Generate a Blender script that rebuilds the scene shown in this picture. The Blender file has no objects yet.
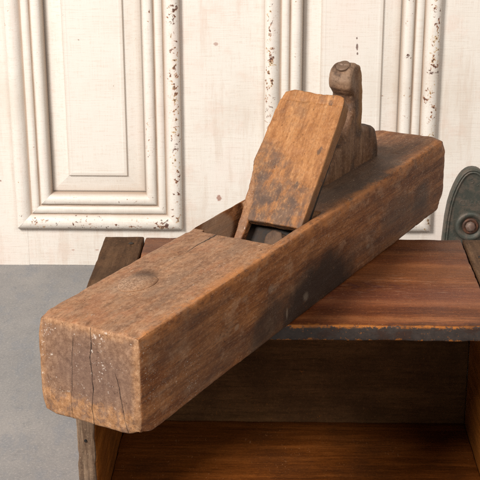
import bpy, bmesh, math, random
from mathutils import Vector, Matrix, noise

random.seed(7)
S = bpy.context.scene
COL = S.collection
Z0 = 0.19                      # height of the crate top above the floor
TH = 1.0899                    # heading of the plane on the crate
PX, PY = -0.0742, -0.1807
W, H, L = 0.078, 0.0688, 0.527

# ------------------------------------------------------------------ helpers
def tag(o, label=None, cat=None, group=None, kind=None):
    if label: o['label'] = label
    if cat: o['category'] = cat
    if group: o['group'] = group
    if kind: o['kind'] = kind
    return o

def empty(name, loc, rz=0.0):
    o = bpy.data.objects.new(name, None)
    COL.objects.link(o)
    o.location = loc
    o.rotation_euler = (0, 0, rz)
    o.empty_display_size = 0.02
    return o

def link(name, me, mat=None, parent=None, smooth=True):
    o = bpy.data.objects.new(name, me)
    COL.objects.link(o)
    if mat: me.materials.append(mat)
    if parent: o.parent = parent
    if smooth:
        for p in me.polygons: p.use_smooth = True
    return o

def from_bm(name, bm, mat=None, parent=None, smooth=True):
    bmesh.ops.recalc_face_normals(bm, faces=bm.faces)
    me = bpy.data.meshes.new(name)
    bm.to_mesh(me); bm.free()
    return link(name, me, mat, parent, smooth)

def add_box(bm, a, b):
    vs = [bm.verts.new((x, y, z)) for x in (a[0], b[0]) for y in (a[1], b[1]) for z in (a[2], b[2])]
    for f in ((0,1,3,2),(4,6,7,5),(0,4,5,1),(2,3,7,6),(0,2,6,4),(1,5,7,3)):
        bm.faces.new([vs[i] for i in f])

def add_prism(bm, pts, c0, c1, plane='xz'):
    """closed polygon extruded along the remaining axis"""
    def mk(p, c):
        return (p[0], c, p[1]) if plane == 'xz' else ((p[0], p[1], c) if plane == 'xy' else (c, p[0], p[1]))
    a = [bm.verts.new(mk(p, c0)) for p in pts]
    b = [bm.verts.new(mk(p, c1)) for p in pts]
    n = len(pts)
    bm.faces.new(a); bm.faces.new(b[::-1])
    for i in range(n):
        bm.faces.new([a[i], b[i], b[(i+1) % n], a[(i+1) % n]])

def eval_mesh(o):
    dg = bpy.context.evaluated_depsgraph_get()
    dg.update()
    return bpy.data.meshes.new_from_object(o.evaluated_get(dg))

def sculpted(name, bm, mat, parent, voxel, smooth_it, disp, cut=None, cut2=None):
    """solid -> (boolean) -> voxel remesh -> smooth -> worn by disp(co, normal)"""
    bmesh.ops.recalc_face_normals(bm, faces=bm.faces)
    me = bpy.data.meshes.new(name); bm.to_mesh(me); bm.free()
    t = bpy.data.objects.new('tmp', me); COL.objects.link(t)
    cutters = []
    for cb in (cut, cut2):
        if cb is None: continue
        bmesh.ops.recalc_face_normals(cb, faces=cb.faces)
        cm = bpy.data.meshes.new('cut'); cb.to_mesh(cm); cb.free()
        co = bpy.data.objects.new('cut', cm); COL.objects.link(co)
        m = t.modifiers.new('b', 'BOOLEAN'); m.operation = 'DIFFERENCE'; m.object = co; m.solver = 'EXACT'
        cutters.append(co)
    m = t.modifiers.new('r', 'REMESH'); m.mode = 'VOXEL'; m.voxel_size = voxel; m.adaptivity = 0
    m = t.modifiers.new('s', 'SMOOTH'); m.factor = 0.5; m.iterations = smooth_it
    out = eval_mesh(t)
    for c in cutters: bpy.data.objects.remove(c)
    bpy.data.objects.remove(t)
    if disp:
        nrm = [v.normal.copy() for v in out.vertices]
        for v, n in zip(out.vertices, nrm):
            v.co = disp(v.co.copy(), n)
    out.name = name
    return link(name, out, mat, parent)

def sm(a, b, x):
    t = max(0.0, min(1.0, (x - a) / (b - a)))
    return t * t * (3 - 2 * t)

# ------------------------------------------------------------------ node helpers
class NT:
    def __init__(self, name):
        self.m = bpy.data.materials.new(name); self.m.use_nodes = True
        self.t = self.m.node_tree; self.t.nodes.clear()
        self.out = self.n('ShaderNodeOutputMaterial')
        self.b = self.n('ShaderNodeBsdfPrincipled')
        self.t.links.new(self.b.outputs[0], self.out.inputs[0])
        self.tc = self.n('ShaderNodeTexCoord').outputs['Object']
    def n(self, k, **kw):
        x = self.t.nodes.new(k)
        for a, v in kw.items(): setattr(x, a, v)
        return x
    def put(self, sock, v):
        if isinstance(v, bpy.types.NodeSocket): self.t.links.new(v, sock)
        elif v is not None:
            if isinstance(v, (tuple, list)) and len(v) == 3 and sock.type == 'RGBA': v = (*v, 1)
            sock.default_value = v
    def math(self, op, a, b=None, c=None, clamp=False):
        x = self.n('ShaderNodeMath', operation=op, use_clamp=clamp)
        self.put(x.inputs[0], a)
        if b is not None: self.put(x.inputs[1], b)
        if c is not None: self.put(x.inputs[2], c)
        return x.outputs[0]
    def map(self, scale=(1,1,1), loc=(0,0,0), rot=(0,0,0), src=None):
        x = self.n('ShaderNodeMapping')
        self.put(x.inputs[0], src or self.tc)
        x.inputs['Location'].default_value = loc; x.inputs['Scale'].default_value = scale
        x.inputs['Rotation'].default_value = rot
        return x.outputs[0]
    def noise(self, vec, scale, detail=6, rough=.55, dist=0.0):
        x = self.n('ShaderNodeTexNoise')
        self.put(x.inputs['Vector'], vec)
        x.inputs['Scale'].default_value = scale; x.inputs['Detail'].default_value = detail
        x.inputs['Roughness'].default_value = rough; x.inputs['Distortion'].default_value = dist
        return x.outputs['Fac']
    def vor(self, vec, scale, feature='F1', rnd=1.0):
        x = self.n('ShaderNodeTexVoronoi', feature=feature)
        self.put(x.inputs['Vector'], vec); x.inputs['Scale'].default_value = scale
        x.inputs['Randomness'].default_value = rnd
        return x.outputs['Distance']
    def ramp(self, fac, stops, interp='LINEAR'):
        x = self.n('ShaderNodeValToRGB'); self.put(x.inputs[0], fac)
        e = x.color_ramp.elements; x.color_ramp.interpolation = interp
        while len(e) < len(stops): e.new(.5)
        for k, (p, c) in zip(e, stops):
            k.position = p; k.color = (*c, 1) if isinstance(c, (tuple, list)) else (c, c, c, 1)
        return x.outputs[0]
    def step(self, v, a, b):
        x = self.n('ShaderNodeMapRange', interpolation_type='SMOOTHSTEP')
        self.put(x.inputs[0], v); x.inputs[1].default_value = a; x.inputs[2].default_value = b
        return x.outputs[0]
    def mix(self, fac, a, b, mode='MIX'):
        x = self.n('ShaderNodeMix', data_type='RGBA', blend_type=mode)
        self.put(x.inputs[0], fac); self.put(x.inputs[6], a); self.put(x.inputs[7], b)
        return x.outputs[2]
    def sep(self, vec=None):
        x = self.n('ShaderNodeSeparateXYZ'); self.put(x.inputs[0], vec or self.tc)
        return x.outputs
    def comb(self, x_, y_, z_):
        x = self.n('ShaderNodeCombineXYZ')
        for i, v in enumerate((x_, y_, z_)): self.put(x.inputs[i], v)
        return x.outputs[0]
    def vmath(self, op, a, b=None, s=None):
        x = self.n('ShaderNodeVectorMath', operation=op)
        self.put(x.inputs[0], a)
        if b is not None: self.put(x.inputs[1], b)
        if s is not None: self.put(x.inputs['Scale'], s)
        return x.outputs['Value'] if op in ('LENGTH', 'DISTANCE') else x.outputs[0]
    def blob(self, c, r, soft=.35, wob=.35, wscale=60):
        """irregular stain: distance from c in units of radii r, wobbled with noise -> 1 inside"""
        d = self.vmath('LENGTH', self.map(scale=tuple(1/k for k in r), loc=tuple(-a/k for a, k in zip(c, r))))
        nz = self.math('MULTIPLY_ADD', self.noise(self.tc, wscale, 5, .6), 2*wob, -wob)
        return self.step(self.math('ADD', d, nz), 1 + soft, 1 - soft)
    def bump(self, h, strength=.5, dist=.001, prev=None):
        x = self.n('ShaderNodeBump'); x.inputs['Strength'].default_value = strength
        x.inputs['Distance'].default_value = dist
        self.put(x.inputs['Height'], h)
        if prev is not None: self.put(x.inputs['Normal'], prev)
        return x.outputs[0]
    def finish(self, color, rough, normal=None, spec=.4, metal=0.0, coat=None, sat=None, val=1.0):
        if sat:
            h = self.n('ShaderNodeHueSaturation'); h.inputs['Saturation'].default_value = sat; h.inputs['Value'].default_value = val
            self.put(h.inputs['Color'], color); color = h.outputs[0]
        self.put(self.b.inputs['Base Color'], color)
        self.put(self.b.inputs['Roughness'], rough)
        self.put(self.b.inputs['Specular IOR Level'], spec)
        self.put(self.b.inputs['Metallic'], metal)
        if normal is not None: self.put(self.b.inputs['Normal'], normal)
        if coat: self.b.inputs['Coat Weight'].default_value = coat; self.b.inputs['Coat Roughness'].default_value = .35
        return self.m

def grain(N, axis=0, freq=1.0, seed=0.0, wave=1.0):
    """returns (growth bands, fibre streaks, pores) along the given axis"""
    st = [1.0, 1.0, 1.0]; st[axis] = .07
    off = (seed*1.7, seed*2.3, seed*.9)
    v1 = N.map(scale=tuple(st), loc=off)
    warp = N.noise(N.map(scale=tuple(s*1.0 for s in st), loc=off), 14, 3, .5)
    wv = N.vmath('ADD', v1, N.vmath('SCALE', N.comb(warp, warp, warp), s=.02*wave))
    bands = N.noise(wv, 130*freq, 3, .6, .3)
    st2 = [1.0, 1.0, 1.0]; st2[axis] = .06
    fib = N.noise(N.map(scale=tuple(st2), loc=off), 620*freq, 6, .78)
    st3 = [1.0, 1.0, 1.0]; st3[axis] = .09
    por = N.noise(N.map(scale=tuple(st3), loc=off), 1500*freq, 2, .6)
    return bands, fib, por

# ------------------------------------------------------------------ materials
def mat_plane_body():
    N = NT('aged_beech_body')
    x, y, z = N.sep()
    bands, fib, por = grain(N, 0, .8, 1.0)
    bands = N.math('ADD', N.math('MULTIPLY', bands, .62), N.math('MULTIPLY', N.noise(N.map(scale=(.22,1,1), loc=(1,8,2)), 170, 6, .7), .38))
    col = N.ramp(bands, [(.36, (.080,.029,.014)), (.46, (.165,.064,.029)), (.54, (.235,.100,.046)), (.64, (.345,.160,.077))])
    col = N.mix(N.math('MULTIPLY', N.step(fib, .50, .64), .62), col, (.075,.034,.020))
    col = N.mix(N.math('MULTIPLY', N.step(fib, .46, .36), .35), col, (.42,.22,.115))
    # broad tonal drift of the old surface
    drift = N.noise(N.map(scale=(.45,1,1)), 22, 6, .62)
    col = N.mix(N.math('MULTIPLY', N.step(drift, .50, .66), .55), col, (.125,.075,.052))
    d2 = N.noise(N.map(scale=(.6,1,1), loc=(3,1,2)), 55, 7, .68)
    col = N.mix(N.math('MULTIPLY', N.step(d2, .50, .64), .42), col, (.38,.235,.15))
    spk = N.noise(N.map(scale=(.5,1,1), loc=(2,2,9)), 620, 4, .75)
    col = N.mix(N.math('MULTIPLY', N.step(spk, .53, .64), .45), col, (.085,.050,.034))
    col = N.mix(N.math('MULTIPLY', N.step(spk, .45, .36), .28), col, (.56,.38,.26))
    nrm = N.n('ShaderNodeNewGeometry').outputs['Normal']
    on = N.n('ShaderNodeVectorTransform', vector_type='NORMAL', convert_from='WORLD', convert_to='OBJECT')
    N.put(on.inputs[0], nrm)
    nx, ny, nz = N.sep(on.outputs[0])
    top = N.step(nz, .55, .85); front = N.step(nx, -.55, -.85); right = N.step(ny, -.55, -.85)
    # top: drier, dustier wood ahead of the mouth
    fore = N.math('MULTIPLY', top, N.step(x, .30, .16))
    col = N.mix(N.math('MULTIPLY', fore, .50), col, N.mix(N.step(N.noise(N.map(scale=(.55,1,1)), 330, 7, .8), .36, .64), (.170,.095,.060), (.45,.285,.185)))
    red = N.noise(N.map(scale=(.5,1,1), loc=(5,5,1)), 48, 6, .7)
    col = N.mix(N.math('MULTIPLY', N.math('MULTIPLY', fore, N.step(red, .52, .62)), .28), col, (.36,.155,.085))
    col = N.mix(N.math('MULTIPLY', N.math('MULTIPLY', fore, N.step(red, .46, .38)), .45), col, (.20,.125,.085))
    cur = N.noise(N.map(loc=(1,5,7)), 210, 4, .6, 3.0)
    cur = N.math('MULTIPLY', N.step(N.math('ABSOLUTE', N.math('SUBTRACT', cur, .5)), .010, .003), N.step(N.noise(N.map(loc=(2,2,2)), 30, 3), .44, .56))
    col = N.mix(N.math('MULTIPLY', N.math('MULTIPLY', cur, fore), .40), col, (.60,.44,.31))
    # handled, dark wood around the tote
    aft = N.math('MULTIPLY', top, N.blob((.36,.030,.069), (.10,.036,.05), .45, .35, 50))
    col = N.mix(N.math('MULTIPLY', aft, .75), col, (.075,.055,.042))
    # warm orange where the arris has been rubbed bare
    e1 = N.math('ADD', z, N.math('MULTIPLY', y, -1.0))
    edge = N.step(N.math('ADD', e1, N.math('MULTIPLY', N.math('SUBTRACT', N.noise(N.map(scale=(.5,1,1)), 70, 5, .65), .5), .022)), .0555, .0675)
    edge = N.math('MULTIPLY', edge, N.step(y, .012, .003))
    edge = N.math('MULTIPLY', edge, N.step(N.noise(N.map(scale=(.5,1,1), loc=(4,4,4)), 110, 6, .75), .38, .56))
    col = N.mix(N.math('MULTIPLY', edge, .72), col, N.mix(fib, (.60,.27,.115), (.30,.125,.06)))
    # large black oil stain on the lower right side
    st = N.blob((.248,0,-.002), (.070,.05,.043), .30, .30, 50)
    st2 = N.math('MULTIPLY', N.blob((.170,0,.000), (.036,.05,.034), .30, .34, 60), .78)
    stn = N.math('MULTIPLY', N.math('MAXIMUM', st, st2), right)
    stn = N.math('MULTIPLY', stn, N.step(N.noise(N.map(scale=(.35,1,1)), 120, 6, .75), .16, .44))
    col = N.mix(N.math('MULTIPLY', stn, .96), col, N.mix(fib, (.014,.009,.007), (.042,.028,.021)))
    for c, r, k in (((.465,0,.028),(.02,.05,.014),.6), ((.405,0,.033),(.035,.05,.012),.5), ((.42,0,.012),(.09,.05,.02),.45), ((.085,0,.018),(.05,.05,.02),.38), ((.055,0,.05),(.045,.05,.014),.3)):
        col = N.mix(N.math('MULTIPLY', N.math('MULTIPLY', N.blob(c, r, .4, .5, 70), right), k), col, (.055,.038,.030))
    for c, rr_, k in (((.228,0,.0145),(.0042,.05,.0032),.24), ((.171,0,.041),(.0040,.05,.0030),.22), ((.196,0,.012),(.0016,.05,.0042),.25), ((.120,0,.030),(.003,.05,.002),.3), ((.345,0,.018),(.003,.05,.002),.3)):
        col = N.mix(N.math('MULTIPLY', N.math('MULTIPLY', N.blob(c, rr_, .5, .5, 260), right), k), col, (.36,.29,.22))
    # front end grain
    eg = N.noise(N.map(scale=(1,1,.8)), 260, 8, .78)
    egc = N.ramp(eg, [(.34, (.125,.068,.044)), (.5, (.215,.128,.085)), (.66, (.32,.205,.140))])
    ego = N.ramp(eg, [(.36, (.22,.112,.058)), (.5, (.37,.200,.105)), (.66, (.52,.32,.19))])
    ww = N.math('MULTIPLY', N.math('SUBTRACT', N.noise(N.tc, 120, 7, .72), .5), .026)
    low = N.math('MULTIPLY', N.step(N.math('ADD', N.math('ADD', z, ww), N.math('MULTIPLY', y, -.06)), .0175, .012), N.step(N.noise(N.map(loc=(3,3,1)), 150, 6, .75), .40, .54))
    rim = N.math('MAXIMUM', N.step(N.math('ADD', y, N.math('MULTIPLY', ww, .5)), .0085, .003), N.math('MAXIMUM', N.step(N.math('SUBTRACT', y, N.math('MULTIPLY', ww, .5)), .070, .0765), N.step(N.math('SUBTRACT', z, N.math('MULTIPLY', ww, .5)), .061, .068)))
    egc = N.mix(N.math('MULTIPLY', N.blob((0,.037,.036),(.05,.026,.021),.5,.5,60), .50), egc, (.120,.080,.068))
    end = N.mix(N.math('MAXIMUM', N.math('MULTIPLY', low, .8), N.math('MULTIPLY', rim, .55)), egc, ego)
    col = N.mix(front, col, end)
    # white paint flecks on the end and along the sides
    dvec = N.vmath('ADD', N.tc, N.vmath('SCALE', N.comb(N.noise(N.tc, 300, 3), N.noise(N.map(loc=(5,5,5)), 300, 3), N.noise(N.map(loc=(9,2,5)), 300, 3)), s=.006))
    fl = N.step(N.vor(dvec, 190), .24, .13)
    flm = N.step(N.noise(N.map(loc=(.3,.1,.8)), 75, 4, .6), .50, .62)
    fl2 = N.step(N.vor(N.map(loc=(1,2,3), src=dvec), 520), .24, .14)
    flk = N.math('MAXIMUM', N.math('MULTIPLY', fl, flm), N.math('MULTIPLY', fl2, N.step(N.noise(N.map(loc=(4,.1,.8)), 60, 4), .50, .62)))
    flw = N.math('MULTIPLY', front, N.step(z, .008, .024))
    sidefl = N.math('MULTIPLY', N.math('MULTIPLY', fl2, N.step(N.noise(N.map(loc=(8,.1,.8)), 35, 4), .56, .66)), .40)
    col = N.mix(N.math('MAXIMUM', N.math('MULTIPLY', N.math('MULTIPLY', flk, flw), .72), N.math('MULTIPLY', N.math('MULTIPLY', sidefl, N.math('SUBTRACT', 1.0, N.math('MULTIPLY', stn, .8))), N.step(nx, -.9, -.5))), col, (.74,.66,.58))
    # pits, knocks and scratches
    pit = N.math('MULTIPLY', N.step(N.vor(N.map(scale=(.6,1,1), src=dvec), 260), .16, .08), N.step(N.noise(N.map(loc=(2,7,1)), 45, 4), .50, .62))
    col = N.mix(N.math('MULTIPLY', pit, .6), col, (.03,.018,.012))
    scr = N.noise(N.map(scale=(.25,1,1), rot=(0,0,.55)), 700, 3, .6, 1.5)
    scrm = N.math('MULTIPLY', N.step(scr, .64, .70), N.step(N.noise(N.map(loc=(6,1,1)), 40, 3), .50, .60))
    col = N.mix(N.math('MULTIPLY', N.math('MULTIPLY', scrm, top), .60), col, (.62,.46,.33))
    # drying cracks: three down the end grain, running back over the top a little
    crk = None
    for c0, sl, wd, z1, z2 in ((.0365, .00, .00024, -.1, .2), (.0530, -.05, .00013, -.1, .060), (.0105, .20, .00018, -.1, .040)):
        off = N.math('MULTIPLY', N.math('SUBTRACT', N.noise(N.map(scale=(.0,.0,1), loc=(c0*90,0,0)), 45, 4, .55), .5), .0050)
        yy = N.math('ABSOLUTE', N.math('SUBTRACT', N.math('ADD', N.math('ADD', y, off), N.math('MULTIPLY', z, -sl)), c0))
        wv = N.math('MULTIPLY', N.math('POWER', N.noise(N.map(scale=(0,0,1), loc=(c0*50,1,0)), 90, 5, .75), 2.2), wd*4.6)
        k = N.math('MULTIPLY', N.math('LESS_THAN', yy, wv), N.math('MULTIPLY', N.step(z, z2+.002, z2-.004), front))
        crk = k if crk is None else N.math('MAXIMUM', crk, k)
    # one long crack on the top, ahead of the mouth
    off = N.math('MULTIPLY', N.math('SUBTRACT', N.noise(N.map(scale=(1,0,0)), 40, 5, .6), .5), .006)
    yy = N.math('ABSOLUTE', N.math('SUBTRACT', N.math('ADD', y, off), .0535))
    k = N.math('MULTIPLY', N.math('LESS_THAN', yy, N.math('MULTIPLY', N.step(x, .115, .186), .0005)), top)
    k = N.math('MULTIPLY', k, N.math('MULTIPLY', N.step(x, .125, .14), N.step(x, .190, .186)))
    crk = N.math('MAXIMUM', crk, k)
    col = N.mix(crk, col, (.012,.007,.005))
    col = N.mix(N.math('MULTIPLY', N.math('MULTIPLY', N.blob((.0895,.0545,.069), (.0085,.0075,.02), .6, .35, 90), top), .78), col, (.055,.030,.020))
    col = N.mix(N.math('MULTIPLY', N.math('MULTIPLY', N.blob((.070,.0535,.069), (.015,.011,.02), .6, .35, 90), top), .40), col, N.mix(N.step(N.noise(N.map(loc=(3,3,3)), 700, 5, .75), .42, .58), (.11,.070,.050), (.50,.36,.26)))
    col = N.mix(N.math('MULTIPLY', N.math('MULTIPLY', N.blob((.219,.0725,.0585), (.024,.010,.0125), .16, .12, 60), N.step(nz, .95, .85)), .62), col, N.mix(spk, (.17,.115,.080), (.44,.31,.22)))  # bare wood of the cheek scoop, lightened in colour where it should catch light
    hgt = N.math('ADD', N.math('MULTIPLY', fib, .45), N.math('MULTIPLY', por, .25))
    hgt = N.math('SUBTRACT', hgt, N.math('MULTIPLY', crk, 2.2))
    hgt = N.math('SUBTRACT', hgt, N.math('MULTIPLY', pit, .8))
    hgt = N.math('ADD', hgt, N.math('MULTIPLY', N.noise(N.tc, 190, 6, .6), .5))
    nb = N.bump(hgt, .75, .0011)
    rgh = N.math('MULTIPLY_ADD', drift, .35, .42)
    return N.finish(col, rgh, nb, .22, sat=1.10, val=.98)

def mat_wedge():
    N = NT('honey_beech_wedge')
    x, y, z = N.sep()
    # grain runs up the wedge, so turn the coordinates into its slope
    src = N.map(rot=(0, math.radians(47.5), 0))
    N.tc = src
    bands, fib, por = grain(N, 0, .95, 4.0)
    bands = N.math('ADD', N.math('MULTIPLY', bands, .45), N.math('MULTIPLY', N.noise(N.map(scale=(.3,1,1), loc=(1,8,2)), 190, 6, .72), .55))
    col = N.ramp(bands, [(.34, (.23,.098,.044)), (.46, (.35,.160,.072)), (.54, (.44,.213,.098)), (.66, (.54,.29,.145))])
    col = N.mix(N.math('MULTIPLY', N.step(fib, .50, .66), .45), col, (.17,.078,.034))
    wd = N.noise(N.map(scale=(.5,1,1)), 38, 6, .6)
    col = N.mix(N.math('MULTIPLY', N.step(wd, .52, .72), .45), col, (.24,.125,.062))
    # grime: lower half, a smear towards the top right, rubbed top
    zz = N.math('ADD', z, N.math('MULTIPLY', N.math('SUBTRACT', N.noise(N.tc, 48, 6, .62), .5), .055))
    g1 = N.math('MULTIPLY', N.step(N.math('SUBTRACT', zz, N.math('MULTIPLY', y, .45)), .088, .070), N.step(N.noise(N.map(scale=(.5,1,1), loc=(3,3,3)), 85, 7, .75), .38, .56))
    col = N.mix(N.math('MULTIPLY', g1, .80), col, (.120,.082,.064))
    sp = N.noise(N.map(scale=(.55,1,1), loc=(7.3,2,1)), 70, 5, .6)
    g2 = N.math('MULTIPLY', N.step(sp, .60, .66), N.step(y, .045, .030))
    col = N.mix(N.math('MULTIPLY', g2, .70), col, (.085,.060,.048))
    g3 = N.math('MULTIPLY', N.step(N.noise(N.map(loc=(1.3,2,1)), 42, 5, .6), .55, .68), N.step(z, .118, .14))
    col = N.mix(N.math('MULTIPLY', g3, .45), col, (.19,.105,.065))
    pit = N.step(N.vor(N.map(scale=(.45,1,1)), 330), .13, .06)
    pit = N.math('MULTIPLY', pit, N.step(N.noise(N.map(loc=(2,7,1)), 55, 4), .48, .60))
    col = N.mix(N.math('MULTIPLY', pit, .6), col, (.05,.028,.018))
    spk = N.noise(N.map(scale=(.6,1,1), loc=(2,2,9)), 640, 4, .75)
    col = N.mix(N.math('MULTIPLY', N.step(spk, .53, .64), .40), col, (.13,.065,.034))
    col = N.mix(N.math('MULTIPLY', N.step(spk, .45, .36), .25), col, (.66,.42,.24))
    h = N.math('ADD', N.math('MULTIPLY', fib, .5), N.math('MULTIPLY', N.noise(N.tc, 230, 6, .6), .6))
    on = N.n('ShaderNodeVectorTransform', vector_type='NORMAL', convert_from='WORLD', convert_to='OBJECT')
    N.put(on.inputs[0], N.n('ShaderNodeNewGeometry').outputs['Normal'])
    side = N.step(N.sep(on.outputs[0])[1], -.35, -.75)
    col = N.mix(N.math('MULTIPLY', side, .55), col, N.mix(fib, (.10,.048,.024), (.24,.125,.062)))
    dkp = N.math('MULTIPLY', N.step(N.noise(N.map(loc=(5.3,2,1)), 62, 6, .7), .50, .60), N.step(zz, .112, .085))
    col = N.mix(N.math('MULTIPLY', dkp, .55), col, (.070,.048,.040))
    h = N.math('SUBTRACT', h, N.math('MULTIPLY', pit, .8))
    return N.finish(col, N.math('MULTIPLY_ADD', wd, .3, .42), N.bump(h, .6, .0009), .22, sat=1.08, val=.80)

def mat_tote():
    N = NT('grey_brown_tote_wood')
    x, y, z = N.sep()
    bands, fib, por = grain(N, 2, .9, 9.0)
    col = N.ramp(bands, [(.28, (.11,.060,.038)), (.5, (.215,.120,.075)), (.70, (.33,.20,.13))])
    col = N.mix(N.math('MULTIPLY', N.step(fib, .5, .7), .5), col, (.08,.05,.036))
    dk = N.noise(N.tc, 48, 6, .6)
    col = N.mix(N.math('MULTIPLY', N.step(dk, .46, .62), .60), col, (.060,.045,.038))
    topm = N.math('MULTIPLY', N.step(z, .135, .150), N.step(N.noise(N.map(loc=(4,4,4)), 60, 6, .6), .35, .55))
    col = N.mix(N.math('MULTIPLY', topm, .80), col, (.36,.245,.175))
    spk = N.noise(N.map(loc=(2,2,9)), 480, 5, .78)
    col = N.mix(N.math('MULTIPLY', N.step(spk, .53, .64), .5), col, (.060,.038,.028))
    col = N.mix(N.math('MULTIPLY', N.step(spk, .45, .36), .30), col, (.52,.38,.27))
    back = N.math('MULTIPLY', N.step(x, .391, .402), N.step(z, .098, .11))
    col = N.mix(N.math('MULTIPLY', back, .75), col, (.40,.215,.10))
    h = N.math('ADD', N.math('MULTIPLY', fib, .5), N.noise(N.tc, 220, 6, .62))
    return N.finish(col, N.math('MULTIPLY_ADD', dk, .3, .42), N.bump(h, .6, .0010), .20, sat=1.15, val=.70)

def mat_metal(name, base, rust, rough=.5, metal=.55):
    N = NT(name)
    a = N.noise(N.tc, 90, 7, .65); b = N.noise(N.map(loc=(4,1,2)), 500, 5, .7)
    col = N.mix(N.step(a, .42, .62), base, rust)
    col = N.mix(N.math('MULTIPLY', N.step(b, .5, .7), .45), col, tuple(k*.45 for k in base))
    return N.finish(col, N.math('MULTIPLY_ADD', a, .35, rough - .17), N.bump(N.math('ADD', a, N.math('MULTIPLY', b, .5)), .5, .0008), .45, metal)

def mat_crate(name, cols, axis=0, freq=.6, seed=2., dirt=.45, dirtcol=(.035,.021,.014), rough=.42, worn_front=False, swirl=False, lighten=None, coat=None, spec=.22):
    N = NT(name)
    bands, fib, por = grain(N, axis, freq, seed, 2.0)
    c0, c1, c2 = cols
    if swirl:
        x, y, z = N.sep()
        # cathedral figure: long ellipses round a heart line
        wob = N.noise(N.map(scale=(.35,1,1)), 12, 4, .5)
        rr = N.vmath('LENGTH', N.map(scale=(.20,1,.0), loc=(-.085*.20, -.072, 0)))
        w = N.math('ADD', N.math('MULTIPLY', rr, 95), N.math('MULTIPLY', wob, 7))
        bb = N.math('MULTIPLY_ADD', N.math('SINE', N.math('MULTIPLY', w, 2.4)), .5, .5)
        bands = N.math('ADD', N.math('MULTIPLY', bands, .70), N.math('MULTIPLY', bb, .24))
    col = N.ramp(bands, [(.30, c0), (.50, c1), (.68, c2)])
    col = N.mix(N.math('MULTIPLY', N.step(fib, .5, .72), .55), col, tuple(k*.4 for k in c0))
    stv = [1,1,1]; stv[axis] = .12
    ln = N.noise(N.map(scale=tuple(stv), loc=(seed,4,4)), 460*max(freq,.6), 7, .8)
    col = N.mix(N.math('MULTIPLY', N.step(ln, .52, .62), .50), col, tuple(k*.45 for k in c0))
    col = N.mix(N.math('MULTIPLY', N.step(ln, .46, .36), .35), col, tuple(min(.8,k*1.35) for k in c2))
    big = N.noise(N.map(loc=(seed,0,0)), 14, 6, .62)
    col = N.mix(N.math('MULTIPLY', N.step(big, .46, .66), dirt), col, dirtcol)
    if swirl:
        # darker board strip along the back edge, paler yellow streak in front of it
        yw = N.math('ADD', y, N.math('MULTIPLY', N.math('SUBTRACT', N.noise(N.map(scale=(.12,1,1)), 40, 4), .5), .03))
        col = N.mix(N.math('MULTIPLY', N.step(yw, .135, .165), .45), col, (.075,.032,.016))
        col = N.mix(N.math('MULTIPLY', N.math('MULTIPLY', N.step(yw, .085, .105), N.step(yw, .135, .115)), .26), col, (.32,.135,.060))
        col = N.mix(N.math('MULTIPLY', N.math('MULTIPLY', N.step(yw, .03, .045), N.step(yw, .085, .065)), .38), col, (.20,.075,.050))
    spk = N.noise(N.map(loc=(seed,2,9)), 420, 6, .8)
    col = N.mix(N.math('MULTIPLY', N.step(spk, .52, .66), .42), col, tuple(k*.42 for k in c0))
    col = N.mix(N.math('MULTIPLY', N.step(spk, .45, .34), .30), col, tuple(min(.8, k*1.7) for k in c2))
    if swirl:
        q = N.math('MULTIPLY', N.math('ABSOLUTE', N.math('SUBTRACT', y, .079)), 1.1)
        fr = N.math('FRACT', N.math('DIVIDE', N.math('ADD', N.math('ADD', x, q), N.math('MULTIPLY', big, .02)), .0165))
        mk = N.math('MULTIPLY', N.step(fr, .0, .12), N.step(fr, .50, .36))
        mk = N.math('MULTIPLY', mk, N.math('MULTIPLY', N.blob((.078,.079,0), (.038,.0085,.05), .25, .15, 60), N.step(N.noise(N.map(scale=(.4,1,1)), 260, 5, .75), .40, .56)))
        col = N.mix(N.math('MULTIPLY', mk, .55), col, (.075,.022,.022))
        lt = N.math('MULTIPLY', N.step(N.noise(N.map(scale=(.12,1,1), loc=(2,8,1)), 420, 4, .7), .57, .63), N.blob((.075,.080,0), (.085,.028,.05), .5, .3, 40))
        col = N.mix(N.math('MULTIPLY', lt, .45), col, (.42,.24,.16))
    sc = N.noise(N.map(scale=(1,.3,1) if axis == 0 else (1,1,.3), rot=(.2,.5,.6), loc=(seed,3,1)), 420, 3, .6, 2.0)
    scm = N.math('MULTIPLY', N.step(sc, .66, .70), N.step(N.noise(N.map(loc=(6,seed,1)), 22, 3), .46, .56))
    col = N.mix(N.math('MULTIPLY', scm, .70), col, lighten or (.36,.20,.11))
    h = N.math('ADD', N.math('MULTIPLY', fib, .5), N.math('MULTIPLY', N.noise(N.tc, 160, 6, .65), .6))
    if worn_front:
        x, y, z = N.sep()
        face = N.step(y, .0022, .0006)
        t0 = N.math('MULTIPLY', N.math('SUBTRACT', N.noise(N.map(scale=(1,.2,.2)), 65, 4, .65), .5), .0110)
        t1 = N.math('ADD', N.math('MULTIPLY', N.math('SUBTRACT', N.noise(N.map(scale=(.7,1,1)), 330, 6, .78), .5), .013), t0)
        zz = N.math('ADD', z, t1)
        paint = N.mix(N.noise(N.tc, 240, 6, .7), (.012,.010,.010), (.075,.058,.050))
        bare = N.mix(N.noise(N.map(scale=(.2,1,1)), 330, 5), (.15,.055,.022), (.52,.21,.075))
        flk = N.math('MULTIPLY', N.step(N.noise(N.map(scale=(.8,1,1), loc=(3,2,1)), 420, 6, .75), .60, .64), .75)
        lip = N.math('MAXIMUM', N.step(zz, -.0016, -.0004), N.step(zz, -.0115, -.0128))
        col = N.mix(face, col, N.mix(N.math('MAXIMUM', lip, flk), paint, bare))
        lip2 = N.math('MULTIPLY', N.step(N.math('ADD', y, t1), .0055, .001), N.step(z, -.003, -.001))
        lip2 = N.math('MULTIPLY', lip2, N.step(N.noise(N.map(scale=(.8,1,1), loc=(8,1,1)), 90, 5, .7), .49, .60))
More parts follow.
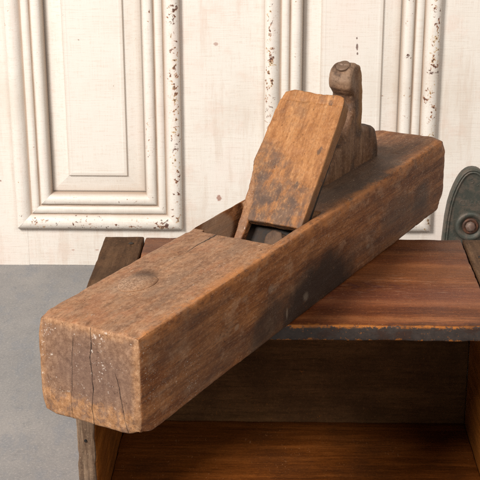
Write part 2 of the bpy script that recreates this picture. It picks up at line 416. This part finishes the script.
        col = N.mix(N.math('MULTIPLY', lip2, .65), col, bare)
        dk = N.math('MULTIPLY', N.step(N.math('ADD', y, N.math('MULTIPLY', t1, .6)), .011, .002), N.step(N.noise(N.map(scale=(.5,1,1), loc=(1,1,8)), 60, 5, .7), .50, .60))
        col = N.mix(N.math('MULTIPLY', dk, .55), col, (.040,.018,.012))
    return N.finish(col, N.math('MULTIPLY_ADD', big, .30, rough - .15), N.bump(h, .5, .0009), spec, coat=coat, sat=1.10, val=.88)

def mat_floor():
    N = NT('slate_grey_floor')
    a = N.noise(N.tc, 9, 7, .6); b = N.noise(N.map(loc=(3,1,0)), 420, 6, .8); c = N.noise(N.map(scale=(1,.5,1)), 45, 6, .7)
    col = N.ramp(a, [(.3, (.205,.200,.198)), (.5, (.255,.245,.238)), (.7, (.305,.287,.272))])
    col = N.mix(N.math('MULTIPLY', N.step(c, .48, .62), .42), col, (.185,.20,.225))
    col = N.mix(N.math('MULTIPLY', N.step(b, .52, .64), .50), col, (.46,.43,.40))
    d = N.noise(N.map(loc=(8,1,0), scale=(1,.6,1)), 90, 7, .78)
    col = N.mix(N.math('MULTIPLY', N.step(d, .54, .66), .40), col, (.15,.155,.165))
    col = N.mix(N.math('MULTIPLY', N.step(b, .46, .30), .45), col, (.10,.10,.105))
    return N.finish(col, .62, N.bump(N.math('ADD', b, c), .35, .0008), .3)

def mat_paint(name, chips):
    """cream paint over canvas-fine brush weave; chips where the 'wear' attribute is high"""
    N = NT(name)
    a = N.noise(N.tc, 7, 6, .6)
    wh = N.noise(N.map(scale=(.06,1,1)), 620, 3, .6); wv = N.noise(N.map(scale=(1,1,.06)), 620, 3, .6)
    weave = N.math('ADD', N.math('MULTIPLY', wh, .6), N.math('MULTIPLY', wv, .4))
    col = N.ramp(a, [(.32, (.69,.625,.55)), (.5, (.76,.71,.645)), (.68, (.77,.675,.61))])
    if not chips:
        col = N.mix(N.math('MULTIPLY', N.step(weave, .50, .64), .40), col, (.60,.50,.42))
        col = N.mix(N.math('MULTIPLY', N.step(N.noise(N.map(loc=(3,1,4)), 24, 7, .7), .50, .64), .26), col, (.70,.50,.41))
        drip = N.noise(N.map(loc=(9,1,4), scale=(1,1,.12)), 60, 6, .7)
        col = N.mix(N.math('MULTIPLY', N.step(drip, .50, .62), .30), col, (.58,.46,.37))
        sp = N.math('MULTIPLY', N.step(N.vor(N.tc, 30), .050, .035), N.step(N.noise(N.map(loc=(.4,0,.3)), 14, 2), .50, .56))
        sp = N.math('MULTIPLY', sp, N.step(N.noise(N.tc, 420, 3), .40, .52))
        col = N.mix(N.math('MULTIPLY', sp, .8), col, (.24,.11,.08))
        for c, rr_, k in (((-.0606,0,.0907),(.0030,.02,.0036),.85), ((-.0629,0,.2829),(.0028,.02,.0020),.6), ((-.2456,0,.0205),(.0022,.02,.0008),.6), ((-.2152,0,.0207),(.0022,.02,.0008),.6)):
            col = N.mix(N.math('MULTIPLY', N.blob(c, rr_, .25, .9, 420), k), col, N.mix(N.noise(N.tc, 600, 3), (.20,.07,.06), (.50,.28,.20)))
        h = N.math('MULTIPLY', weave, 1.0)
        return N.finish(col, .6, N.bump(h, .45, .0008), .3)
    w = N.n('ShaderNodeAttribute', attribute_name='wear').outputs['Fac']
    grime = N.n('ShaderNodeAttribute', attribute_name='groove').outputs['Fac']
    col = N.mix(N.math('MULTIPLY', N.step(weave, .50, .62), .34), col, (.62,.50,.41))
    col = N.mix(N.math('MULTIPLY', grime, .82), col, (.36,.245,.165))
    fl = N.noise(N.map(loc=(1.1,0,2.3)), 210, 6, .66, .4)
    cl = N.noise(N.map(loc=(7.1,0,2.3)), 26, 3, .6)
    thr = N.math('ADD', N.math('MULTIPLY', w, .24), N.math('MULTIPLY', cl, .42))
    m = N.math('ADD', fl, thr)
    under = N.step(m, .935, .943)
    deep = N.step(m, .972, .980)
    rust = N.ramp(N.noise(N.map(loc=(2,9,2)), 60, 4), [(.38, (.17,.105,.085)), (.5, (.50,.24,.13)), (.62, (.72,.50,.26))])
    col = N.mix(under, col, rust)
    col = N.mix(deep, col, (.115,.062,.048))
    for c, rr_ in (((.1045,0,.2800),(.0014,.02,.0042)), ((.1040,0,.2905),(.0010,.02,.0012)), ((.1052,0,.2720),(.0010,.02,.0016))):
        col = N.mix(N.math('MULTIPLY', N.blob(c, rr_, .25, .8, 420), .9), col, (.16,.10,.085))
    h = N.math('SUBTRACT', N.math('MULTIPLY', weave, .4), N.math('MULTIPLY', under, .9))
    return N.finish(col, .5, N.bump(h, .6, .0009), .35)

M_BODY, M_WEDGE, M_TOTE = mat_plane_body(), mat_wedge(), mat_tote()
M_IRON = mat_metal('dark_rusted_steel', (.016,.011,.008), (.032,.018,.010), .75, .1)
M_IRON2 = mat_metal('brown_stained_cap_screw', (.060,.031,.017), (.105,.058,.033), .8, .0)
M_SCREW = mat_metal('worn_brown_screw', (.16,.100,.066), (.20,.12,.075), .55, .2)
M_TOP = mat_crate('varnished_red_brown_board', ((.110,.035,.017),(.195,.068,.031),(.295,.118,.056)), 0, .75, 2., .40, (.070,.026,.014), .46, True, True)
M_BAT_L = mat_crate('dark_weathered_batten', ((.065,.034,.019),(.098,.053,.030),(.145,.083,.048)), 1, .6, 5., .5, (.042,.026,.018), .65, spec=.07)
M_BAT_R = mat_crate('brown_dusty_batten', ((.080,.045,.027),(.125,.072,.042),(.19,.115,.070)), 1, .6, 8., .4, (.060,.036,.024), .6, spec=.10)
M_SIDE = mat_crate('orange_brown_side_board', ((.20,.073,.026),(.30,.115,.040),(.42,.175,.064)), 1, .5, 11., .35, (.050,.024,.012), .45)
M_POST = mat_crate('chalky_worn_board_end', ((.11,.068,.045),(.19,.125,.085),(.32,.225,.155)), 2, 1.2, 13., .6, (.080,.062,.050), .6, lighten=(.5,.4,.3))
M_BACK = mat_crate('dingy_dark_back_board', ((.135,.073,.037),(.170,.092,.047),(.215,.118,.060)), 0, .9, 17., .6, (.075,.040,.023), .65, spec=.08, lighten=(.62,.25,.09))
M_BOT = mat_crate('dark_red_brown_floor_board', ((.088,.030,.012),(.150,.052,.020),(.232,.086,.034)), 0, .7, 21., .5, (.045,.019,.010), .42)
M_FLOOR = mat_floor()
M_WALL, M_MOULD = mat_paint('cream_paint_weave', False), mat_paint('chipped_cream_paint', True)
M_GREEN = mat_metal('green_black_cast_iron', (.066,.069,.056), (.120,.096,.074), .55, .25)
M_BOLT = mat_metal('bright_worn_bolt', (.26,.19,.155), (.17,.10,.075), .6, .3)
M_RUST = mat_metal('rust_ring', (.075,.040,.028), (.16,.065,.035), .55, .3)
M_NAIL = mat_metal('black_nail_hole', (.012,.010,.009), (.02,.012,.01), .7, .2)

# ------------------------------------------------------------------ floor
bm = bmesh.new()
vs = [bm.verts.new(p) for p in ((-3,-3,0),(3,-3,0),(3,3,0),(-3,3,0))]
bm.faces.new(vs)
tag(from_bm('floor', bm, M_FLOOR, None, False), kind='structure')

# ------------------------------------------------------------------ panelled door / wall behind
WY = .6195
door = empty('wood_panelling', (0, WY, 0))
tag(door, 'cream painted wood panelling with chipped mouldings standing behind the wooden crate', 'panelling')
PAN = [(-.3138, -.1057), (-.0057, .2024), (.3105, .5186), (-.6300, -.4219)]
ZB, ZT = Z0 - .1395, .62
D_IN = .046
# flat frame of the wall (with the panel openings left out)
bm = bmesh.new()
edges = [-.95]
for a, b in sorted(PAN): edges += [a + .012, b - .012]
edges.append(1.0)
for i in range(0, len(edges), 2):
    add_box(bm, (edges[i], 0, 0), (edges[i+1], .03, .70))
for a, b in PAN:
    add_box(bm, (a + .012, 0.0003, 0.0003), (b - .012, .0297, ZB + .012))
    add_box(bm, (a + .012, 0.0003, ZT - .012), (b - .012, .0297, .6997))
from_bm('frame_board', bm, M_WALL, door, False)

prof = [(0,0,.15,1),(0,.003,.1,.9),(.0008,.0085,.4,.2),(.003,.012,.9,0),(.0065,.0142,1,0),(.0105,.0142,.8,0),(.0145,.012,.55,0),(.0175,.0085,.25,.3),
        (.0190,.0062,.0,1),(.0205,.0062,.0,.9),(.0212,.0085,.1,.1),(.0260,.0088,.1,0),(.0290,.0080,.05,.1),(.0300,.0045,0,1),(.0318,.0045,0,.9),(.0325,.0075,.1,.1),
        (.0350,.0098,.4,0),(.0385,.0104,.45,0),(.0420,.0090,.3,0),(.0440,.0055,.1,.3),(.0452,.0000,0,.8),(.0458,-.0075,0,1)]
def moulding(a, b, k):
    bm = bmesh.new()
    wl = bm.verts.layers.float.new('wear'); gl = bm.verts.layers.float.new('groove')
    corners = [(a, ZB), (b, ZB), (b, ZT), (a, ZT)]
    inward = [(1,1), (-1,1), (-1,-1), (1,-1)]
    sidewear = [.62, .74, .3, .22] if k == 0 else [.62, .74, .3, .62]
    for s in range(4):
        (x0, z0), (x1, z1) = corners[s], corners[(s+1) % 4]
        i0, i1 = inward[s], inward[(s+1) % 4]
        n = 90
        rows = []
        for j in range(n + 1):
            t = j / n; row = []
            for d, h, w, g in prof:
                xa, za = x0 + i0[0]*d, z0 + i0[1]*d
                xb, zb = x1 + i1[0]*d, z1 + i1[1]*d
                x, z = xa + (xb-xa)*t, za + (zb-za)*t
                nn = noise.noise(Vector((x*45 + k*9, d*300, z*45)))
                n2 = noise.noise(Vector((x*160 + k*9, d*900, z*160)))
                e = min(1, min(j, n-j)/2)
                v = bm.verts.new((x, -(h*.78 + (.0006*nn + .00025*n2)*e*(1 if h > .001 else 0)), z))
                v[wl] = w * sidewear[s]; v[gl] = g
                row.append(v)
            rows.append(row)
        for j in range(n):
            for i in range(len(prof) - 1):
                bm.faces.new([rows[j][i], rows[j+1][i], rows[j+1][i+1], rows[j][i+1]])
    o = from_bm('moulding', bm, M_MOULD, door)
    # raised panel inside
    bm = bmesh.new()
    wl = bm.verts.layers.float.new('wear'); gl = bm.verts.layers.float.new('groove')
    rings = [(.0458, .0070, 1), (.0475, .0062, .5), (.0560, .0050, 0), (.0668, .0030, 0), (.0676, .0026, .6), (.0684, .0002, .35), (.0720, -.0002, 0), (.0735, 0, 0)]
    prev = None
    for d, y, g in rings:
        r = [bm.verts.new(p) for p in ((a+d, y, ZB+d), (b-d, y, ZB+d), (b-d, y, ZT-d), (a+d, y, ZT-d))]
        for v in r: v[gl] = g*.6; v[wl] = .0
        if prev:
            for i in range(4): bm.faces.new([prev[i], prev[(i+1)%4], r[(i+1)%4], r[i]])
        prev = r
    bm.faces.new(prev)
    bmesh.ops.recalc_face_normals(bm, faces=bm.faces)
    from_bm('raised_panel', bm, M_MOULD, door, False)
for k, (a, b) in enumerate(PAN): moulding(a, b, k)

# ------------------------------------------------------------------ crate
crate = empty('wooden_crate', (0, 0, 0))
tag(crate, 'dark brown open fronted wooden crate lying under the long wooden hand plane', 'crate')
XL, XR, D = -.1455, .200, .1945
def board(name, a, b, mat, origin=None, bev=.0009, wob=.0004, seg=.006, parent=None, lip=0.0):
    """one plank: gridded so its edges can be slightly uneven"""
    o0 = Vector(origin) if origin else Vector((0,0,0))
    bm = bmesh.new()
    add_box(bm, a, b)
    bmesh.ops.recalc_face_normals(bm, faces=bm.faces)
    for ax in range(3):
        ln = b[ax] - a[ax]; cuts = int(ln / seg)
        if cuts < 1: continue
        for c in range(1, cuts + 1):
            p = Vector((0,0,0)); p[ax] = a[ax] + ln * c / (cuts + 1); q = Vector((0,0,0)); q[ax] = 1
            bmesh.ops.bisect_plane(bm, geom=bm.verts[:] + bm.edges[:] + bm.faces[:], plane_co=p, plane_no=q)
    sharp = [e for e in bm.edges if len(e.link_faces) == 2 and e.calc_face_angle(0) > .8]
    bmesh.ops.bevel(bm, geom=sharp, offset=bev, segments=2, affect='EDGES', profile=.5)
    cx = Vector([(a[i]+b[i])/2 for i in range(3)])
    for v in bm.verts:
        nearest = sum(1 for i in range(3) if min(abs(v.co[i]-a[i]), abs(v.co[i]-b[i])) < bev*1.5)
        p = v.co + Vector((hash(name) % 1 , 0, 0))
        d = Vector((noise.noise(p*60), noise.noise(p*60 + Vector((7,1,3))), noise.noise(p*60 + Vector((1,9,4))))) * wob
        v.co += d
        if nearest >= 2:
            k = max(0, noise.noise(p*120 + Vector((3,3,3)))) * wob * 3 + max(0, noise.noise(p*38 + Vector((5,1,8))) - .15) * wob * 3
            dirv = (cx - v.co)
            for i in range(3):
                if min(abs(v.co[i]-a[i]), abs(v.co[i]-b[i])) > bev*3: dirv[i] = 0
            if dirv.length > 0: v.co += dirv.normalized() * k
    for v in bm.verts: v.co -= o0
    o = from_bm(name, bm, mat, parent or crate)
    o.location = o0
    return o
g = .0007
T = .0125
top = board('top_board', (-.1085, 0, Z0 - T), (.1735, D, Z0), M_TOP, origin=(0, 0, Z0), bev=.0012, wob=.0004, seg=.004)
top.location.z = Z0
board('batten', (-.1450, .0004, Z0 - T), (-.1085 - g*1.6, D + .0012, Z0 + .0002), M_BAT_L, bev=.0012)
board('batten', (.1735 + g*1.6, .0004, Z0 - T), (XR + .004, D + .0004, Z0 - .0002), M_BAT_R, bev=.0012)
sl = board('side_board', (XL, .0012, .0), (XL + .0140, D, Z0 - T - .0002), M_SIDE, bev=.0012)
sr = board('side_board', (XR - .0140, .0012, .0), (XR, D, Z0 - T - .0002), M_SIDE, bev=.0012)
board('board_end', (XL - .0003, -.0022, .0), (XL + .0138, .0008, Z0 - T - .0004), M_POST, bev=.0010, wob=.0006, seg=.003, parent=sl)
board('back_panel', (XL + .0142, D - .0105, .0), (XR - .0142, D - .0005, Z0 - T - .0004), M_BACK)
board('bottom_board', (XL + .0142, .002, .0004), (XR - .0142, D - .0108, .0120), M_BOT)
def nail(loc, par, axis='y', r=.0016, mat=M_NAIL):
    bm = bmesh.new()
    bmesh.ops.create_cone(bm, cap_ends=True, segments=10, radius1=r, radius2=r*.8, depth=.0014)
    for v in bm.verts: v.co += Vector((noise.noise(v.co*900), noise.noise(v.co*900+Vector((3,3,3))), 0)) * r * .3
    o = from_bm('nail', bm, mat, par, False)
    o.location = loc
    o.rotation_euler = (math.pi/2, 0, 0) if axis == 'y' else (0, 0, 0)
    return o
nail((XL + .0065, -.0024, Z0 - .0985), sl, r=.0014)
nail((-.1195, .1765, Z0 + .0002), crate, 'z', .0026, M_IRON)
nail((-.1220, .030, Z0 + .0002), crate, 'z', .0022, M_IRON)
nail((.1840, .150, Z0 - .0001), crate, 'z', .0022, M_IRON)

# ------------------------------------------------------------------ wooden plane
plane = empty('hand_plane', (PX, PY, Z0 + .0003), TH)
tag(plane, 'long worn wooden hand plane with upright wedge and tote, laid across the crate', 'hand plane')

def fbm(p, o=4):
    return noise.fractal(p, 1.0, 2.0, o)
A47 = math.radians(47.5)
ct, stn = math.cos(A47), math.sin(A47)
bm = bmesh.new(); add_box(bm, (0, 0, 0), (L, W, H))
es = [e for e in bm.edges]
bmesh.ops.bevel(bm, geom=es, offset=.0022, segments=3, affect='EDGES', profile=.5)
cut = bmesh.new()
add_prism(cut, [(.186,.085), (.186,.0688), (.197,.004), (.207,.004), (.2705,.0688), (.2855,.085)], .0082, .0668)
# extra relief: escapement scooped out of the left cheek, easing towards the front
cut2 = bmesh.new()
add_prism(cut2, [(.058,.085), (.0768,.085), (.0762,.0680), (.0735,.0610), (.0668,.0450), (.058,.0450)], .1905, .2640, 'yz')
def wear_body(co, n):
    x, y, z = co
    dmg = 0
    # distance to the nearest outer edge pairs
    dx, dy, dz = min(x, L-x), min(y, W-y), min(z, H-z)
    s = sorted((dx, dy, dz))
    e = 1 - sm(0, .010, s[1])
    f = fbm(co*30, 4)
    dmg += e * (.0004 + .0005 * max(0, f))
    dmg += e * .0006 * max(0, fbm(co*95 + Vector((5,5,5)), 3) - .1)
    corner = 1 - sm(0, .014, s[2])
    dmg += corner * .0020
    # chipped lower right front corner, rounded rear corners
    c = (co - Vector((0, 0, 0))).length
    dmg += (1 - sm(0, .014, c)) * .0020
    cr = (co - Vector((L, 0, 0))).length
    dmg += (1 - sm(0, .018, cr)) * .0030
    dmg += (1 - sm(0, .016, (co - Vector((L, 0, H))).length)) * .0020
    # slow undulation of the faces and shallow knocks
    und = .0004 * fbm(co*14, 3) + .00020 * fbm(Vector((x*18, y*160, z*160)), 3)
    kn = max(0, noise.noise(co*85 + Vector((11,3,6))) - .45) * .0016
    dent = (1 - sm(.0, .009, (co - Vector((.300, .0, H))).length)) * .0012
    return co - n * (dmg + kn + dent) + n * und
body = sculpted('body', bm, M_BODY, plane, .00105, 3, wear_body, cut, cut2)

# strike button let into the toe
bm = bmesh.new()
bmesh.ops.create_uvsphere(bm, u_segments=40, v_segments=24, radius=1)
for v in bm.verts:
    p = v.co.copy()
    v.co = Vector((p.x*.0175, p.y*.0118, p.z*.0021))
    v.co += p.normalized() * .0004 * fbm(p*3.2, 3); v.co.x *= 1 + .12*noise.noise(p*1.5)
    v.co += Vector((.0765, .0515, H - .0003))
from_bm('strike_button', bm, M_BODY, body)

# cutting iron bedded behind the wedge
def slab(name, s0, s1, v0, v1, n0, n1, mat, par, taper=0.0, vox=.0010, disp=None, outline=None, smooth_it=3):
    """slab in the 47.5 degree plane: s up the slope, n measured back from the wedge's front face"""
    bm = bmesh.new()
    pts = outline or [(s0, v0), (s0, v1), (s1, v1), (s1, v0)]
    def P(s, v, n):
        return (.2365 + s*ct + n*stn, v, .0645 + s*stn - n*ct)
    smax = max(p[0] for p in pts); smin = min(p[0] for p in pts)
    a = [bm.verts.new(P(s, v, n0)) for s, v in pts]
    b = [bm.verts.new(P(s, v, n1 - taper*(smax-s)/(smax-smin))) for s, v in pts]
    bm.faces.new(a); bm.faces.new(b[::-1])
    for i in range(len(pts)):
        bm.faces.new([a[i], b[i], b[(i+1)%len(pts)], a[(i+1)%len(pts)]])
    return sculpted(name, bm, mat, par, vox, smooth_it, disp)
def wear_wedge(co, n):
    f = fbm(co*38 + Vector((2,2,2)), 4)
    u = fbm(co*120, 3)
    along = Vector((ct, 0, stn))
    s = (co - Vector((.2365, 0, .0645))).dot(along)
    d = .0009*f + .0003*u
    d += -.0012 * (1 - sm(0, .0060, abs(co.y - .0095))) * max(0, f)
    if s > .108: d -= .0018 * max(0, fbm(co*70 + Vector((9,1,1)), 3)) + .0004
    return co + n*d*.8
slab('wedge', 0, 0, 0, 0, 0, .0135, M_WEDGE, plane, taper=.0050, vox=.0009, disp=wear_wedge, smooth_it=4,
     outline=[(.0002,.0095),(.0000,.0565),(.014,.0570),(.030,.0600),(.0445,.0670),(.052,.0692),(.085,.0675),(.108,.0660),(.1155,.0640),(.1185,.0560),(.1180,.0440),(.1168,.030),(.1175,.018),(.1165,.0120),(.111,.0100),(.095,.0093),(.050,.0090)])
# side leg of the wedge dropping into the throat on the left; darker body wood paints in its shade
slab('wedge_leg', 0, 0, 0, 0, .0030, .0105, M_BODY, plane, vox=.0008, disp=lambda c, n: c + n*(.0004*fbm(c*70, 3)), smooth_it=3,
     outline=[(-.030,.0570),(-.030,.0625),(.0,.0642),(.030,.0665),(.046,.0690),(.0445,.0650),(.030,.0590),(.014,.0562),(.0,.0560),(-.010,.0562)])
iron = slab('cutting_iron', -.070, .108, .0125, .0640, .0150, .0192, M_IRON, plane, vox=.0011)
bm = bmesh.new()
bmesh.ops.create_uvsphere(bm, u_segments=32, v_segments=20, radius=1)
for v in bm.verts:
    p = v.co.copy()
    q = Vector((p.x*.0082, p.y*.0084, max(-.4, min(.62, p.z))*.0070)) + p.normalized()*.0016*fbm(p*1.7, 4)
    q = Matrix.Rotation(-A47, 3, 'Y') @ q
    s, vv, nn = -.0090, .0315, .0100
    v.co = q + Vector((.2365 + s*ct + nn*stn, vv, .0645 + s*stn - nn*ct))
from_bm('cap_screw', bm, M_IRON2, iron)

# tote (handle)
prof_t = [(.330,.060),(.332,.074),(.342,.083),(.352,.089),(.362,.095),(.372,.102),(.379,.110),(.3835,.119),(.3855,.127),(.3845,.1335),(.3810,.1370),
          (.3775,.1410),(.3765,.1470),(.3785,.1530),(.3825,.1575),(.3870,.1600),(.3925,.1605),(.3990,.1580),(.4040,.1520),(.4060,.1430),(.4060,.1300),
          (.4065,.1150),(.4060,.1045),(.4090,.1015),(.4200,.1005),(.4300,.0985),(.4370,.0945),(.4410,.0860),(.4430,.0740),(.4440,.060)]
bm = bmesh.new(); add_prism(bm, prof_t, .0345, .0562)
bmesh.ops.recalc_face_normals(bm, faces=bm.faces)
bmesh.ops.bevel(bm, geom=[e for e in bm.edges if abs(e.verts[0].co.y - e.verts[1].co.y) < 1e-6], offset=.0042, segments=4, affect='EDGES', profile=.5, clamp_overlap=True)
def wear_tote(co, n):
    return co + n*(.0009*fbm(co*42 + Vector((3,1,1)), 4) + .0003*fbm(co*150, 3))
tote = sculpted('tote', bm, M_TOTE, plane, .0009, 6, wear_tote)
bm = bmesh.new()
bmesh.ops.create_uvsphere(bm, u_segments=28, v_segments=16, radius=1)
for v in bm.verts:
    p = v.co.copy()
    v.co = Vector((p.x*.0066, p.y*.0060, max(-.5, min(.45, p.z))*.0030))
    if p.z > 0 and abs(p.x) < .12: v.co.z -= .0010
    v.co.rotate(Matrix.Rotation(-.45, 3, 'Y'))
    v.co += Vector((.3850, .0450, .1588))
from_bm('screw_head', bm, M_SCREW, tote)

# ------------------------------------------------------------------ sad iron standing behind the crate
SY = .500
iron_root = empty('sad_iron', (.2318, SY, .0))
tag(iron_root, 'green black pointed cast iron plate with centre bolt standing behind the crate', 'iron')
def arch(ins):
    """half width against depth below the rounded tip"""
    tab = [(0,.0),(.0006,.0045),(.0022,.0078),(.0055,.0117),(.0095,.0146),(.0145,.0173),(.022,.0205),(.031,.0235),(.042,.0261),(.060,.0285),(.086,.0301),(.120,.0312),(.162,.0312)]
    return [(w, HT - d) for d, w in tab]
HT = Z0 - .0250
def archpts(ins):
    half = arch(0); P = []
    for i, (w, z) in enumerate(half):                       # inset along the outline's own normal
        a = half[max(0, i-1)]; b = half[min(len(half)-1, i+1)]
        if i == 0: a = (-half[1][0], half[1][1])
        t = Vector((b[0]-a[0], b[1]-a[1])).normalized()
        nx, nz = t.y, -t.x
        q = (w + nx*ins, z + nz*ins) if i < len(half)-1 else (w - ins, z + ins)
        P.append((max(q[0], 0), q[1]))
    return P[::-1][:-1] + [P[0]] + [(-x, z) for x, z in P[1:]]
bm = bmesh.new()
layers = [(.0000, .014), (-.0003, .004), (.0003, .0010), (.0010, .0), (.0020, .0002), (.0026, .0014), (.0032, .0014), (.0037, .0003), (.0045, .0002), (.0052, .0016), (.0070, .0022)]
prev = None
for ins, y in layers:
    r = [bm.verts.new((x, y, z)) for x, z in archpts(ins)]
    if prev:
        for i in range(len(r)): bm.faces.new([prev[i], prev[(i+1)%len(r)], r[(i+1)%len(r)], r[i]])
    else: bm.faces.new(r[::-1])
    prev = r
bm.faces.new(prev)
from_bm('cast_plate', bm, M_GREEN, iron_root)
def lathe_y(name, prof_, mat, par, loc, seg=48):
    bm = bmesh.new(); prev = None
    for r, y in prof_:
        ring = [bm.verts.new((r*math.cos(2*math.pi*i/seg), y, r*math.sin(2*math.pi*i/seg))) for i in range(seg)]
        if prev:
            for i in range(seg): bm.faces.new([prev[i], prev[(i+1)%seg], ring[(i+1)%seg], ring[i]])
        prev = ring
    bm.faces.new(prev)
    o = from_bm(name, bm, mat, par); o.location = loc
    return o
BZ = Z0 - .0925
lathe_y('boss_ring', [(.0180,.0030),(.0175,-.0010),(.0160,-.0030),(.0140,-.0034),(.0120,-.0022),(.0105,-.0002),(.0092,.0006)], M_GREEN, iron_root, (0, 0, BZ))
lathe_y('washer', [(.0094,.0012),(.0092,-.0016),(.0075,-.0024),(.0064,-.0010)], M_RUST, iron_root, (0, 0, BZ))
lathe_y('bolt', [(.0058,.0012),(.0058,-.0036),(.0050,-.0052),(.0030,-.0060),(.0008,-.0062)], M_BOLT, iron_root, (0, 0, BZ), 8)
lathe_y('rivet', [(.0030,.0030),(.0028,-.0006),(.0016,-.0016),(.0004,-.0018)], M_GREEN, iron_root, (-.0135, 0, BZ + .0052), 16)
def letters(txt, size, loc, rot=0.0):
    cu = bpy.data.curves.new('lettering', 'FONT'); cu.body = txt; cu.size = size; cu.extrude = .0002; cu.bevel_depth = .0002
    cu.align_x = 'CENTER'; cu.align_y = 'CENTER'
    t = bpy.data.objects.new('t', cu); COL.objects.link(t)
    me = eval_mesh(t); bpy.data.objects.remove(t)
    o = link('lettering', me, M_GREEN, iron_root, False)
    o.rotation_euler = (math.pi/2, rot, 0); o.location = loc
letters('S', .0085, (-.0010, .0020, Z0 - .0395), -.35)
letters('A', .0085, (.0085, .0020, Z0 - .0440), .5)
letters('CLAN', .0098, (-.0010, .0023, Z0 - .0660))

# ------------------------------------------------------------------ camera
cam = bpy.data.cameras.new('camera'); co = bpy.data.objects.new('camera', cam); COL.objects.link(co)
cam.sensor_width = 36; cam.lens = 1264.901/480*36
cam.clip_start = .05; cam.clip_end = 50
F = Vector((-0.02457101, 0.94105082, -0.33737165)); R = Vector((0.99967054, 0.02563433, -0.00130333)); U = R.cross(F)
m = Matrix.Identity(4)
for i in range(3):
    m[i][0], m[i][1], m[i][2] = R[i], U[i], -F[i]
m[0][3], m[1][3], m[2][3] = .0043, -.8737, .3809 + Z0
co.matrix_world = m
cam.dof.use_dof = True; cam.dof.focus_distance = .98; cam.dof.aperture_fstop = 80
S.camera = co

# ------------------------------------------------------------------ light
def area(name, loc, target, size, energy, color):
    l = bpy.data.lights.new(name, 'AREA'); l.shape = 'RECTANGLE'; l.size, l.size_y = size; l.energy = energy; l.color = color
    o = bpy.data.objects.new(name, l); COL.objects.link(o); o.location = loc
    o.rotation_euler = (Vector(target) - Vector(loc)).to_track_quat('-Z', 'Y').to_euler()
area('window_light', (-1.35, -1.25, 1.65), (0, .15, .15), (.65, .65), 86, (1, .955, .90))
area('soft_fill', (1.2, -1.7, 1.8), (0, .1, .12), (1.2, 1.2), 30, (1, .94, .88))
w = bpy.data.worlds.new('World'); S.world = w; w.use_nodes = True
w.node_tree.nodes['Background'].inputs[0].default_value = (1.0, .96, .92, 1)
w.node_tree.nodes['Background'].inputs[1].default_value = .19
S.view_settings.view_transform = 'Standard'; S.view_settings.look = 'None'
S.view_settings.exposure = 0.06; S.view_settings.gamma = 1
S.cycles.use_denoising = False
S.cycles.max_bounces = 8
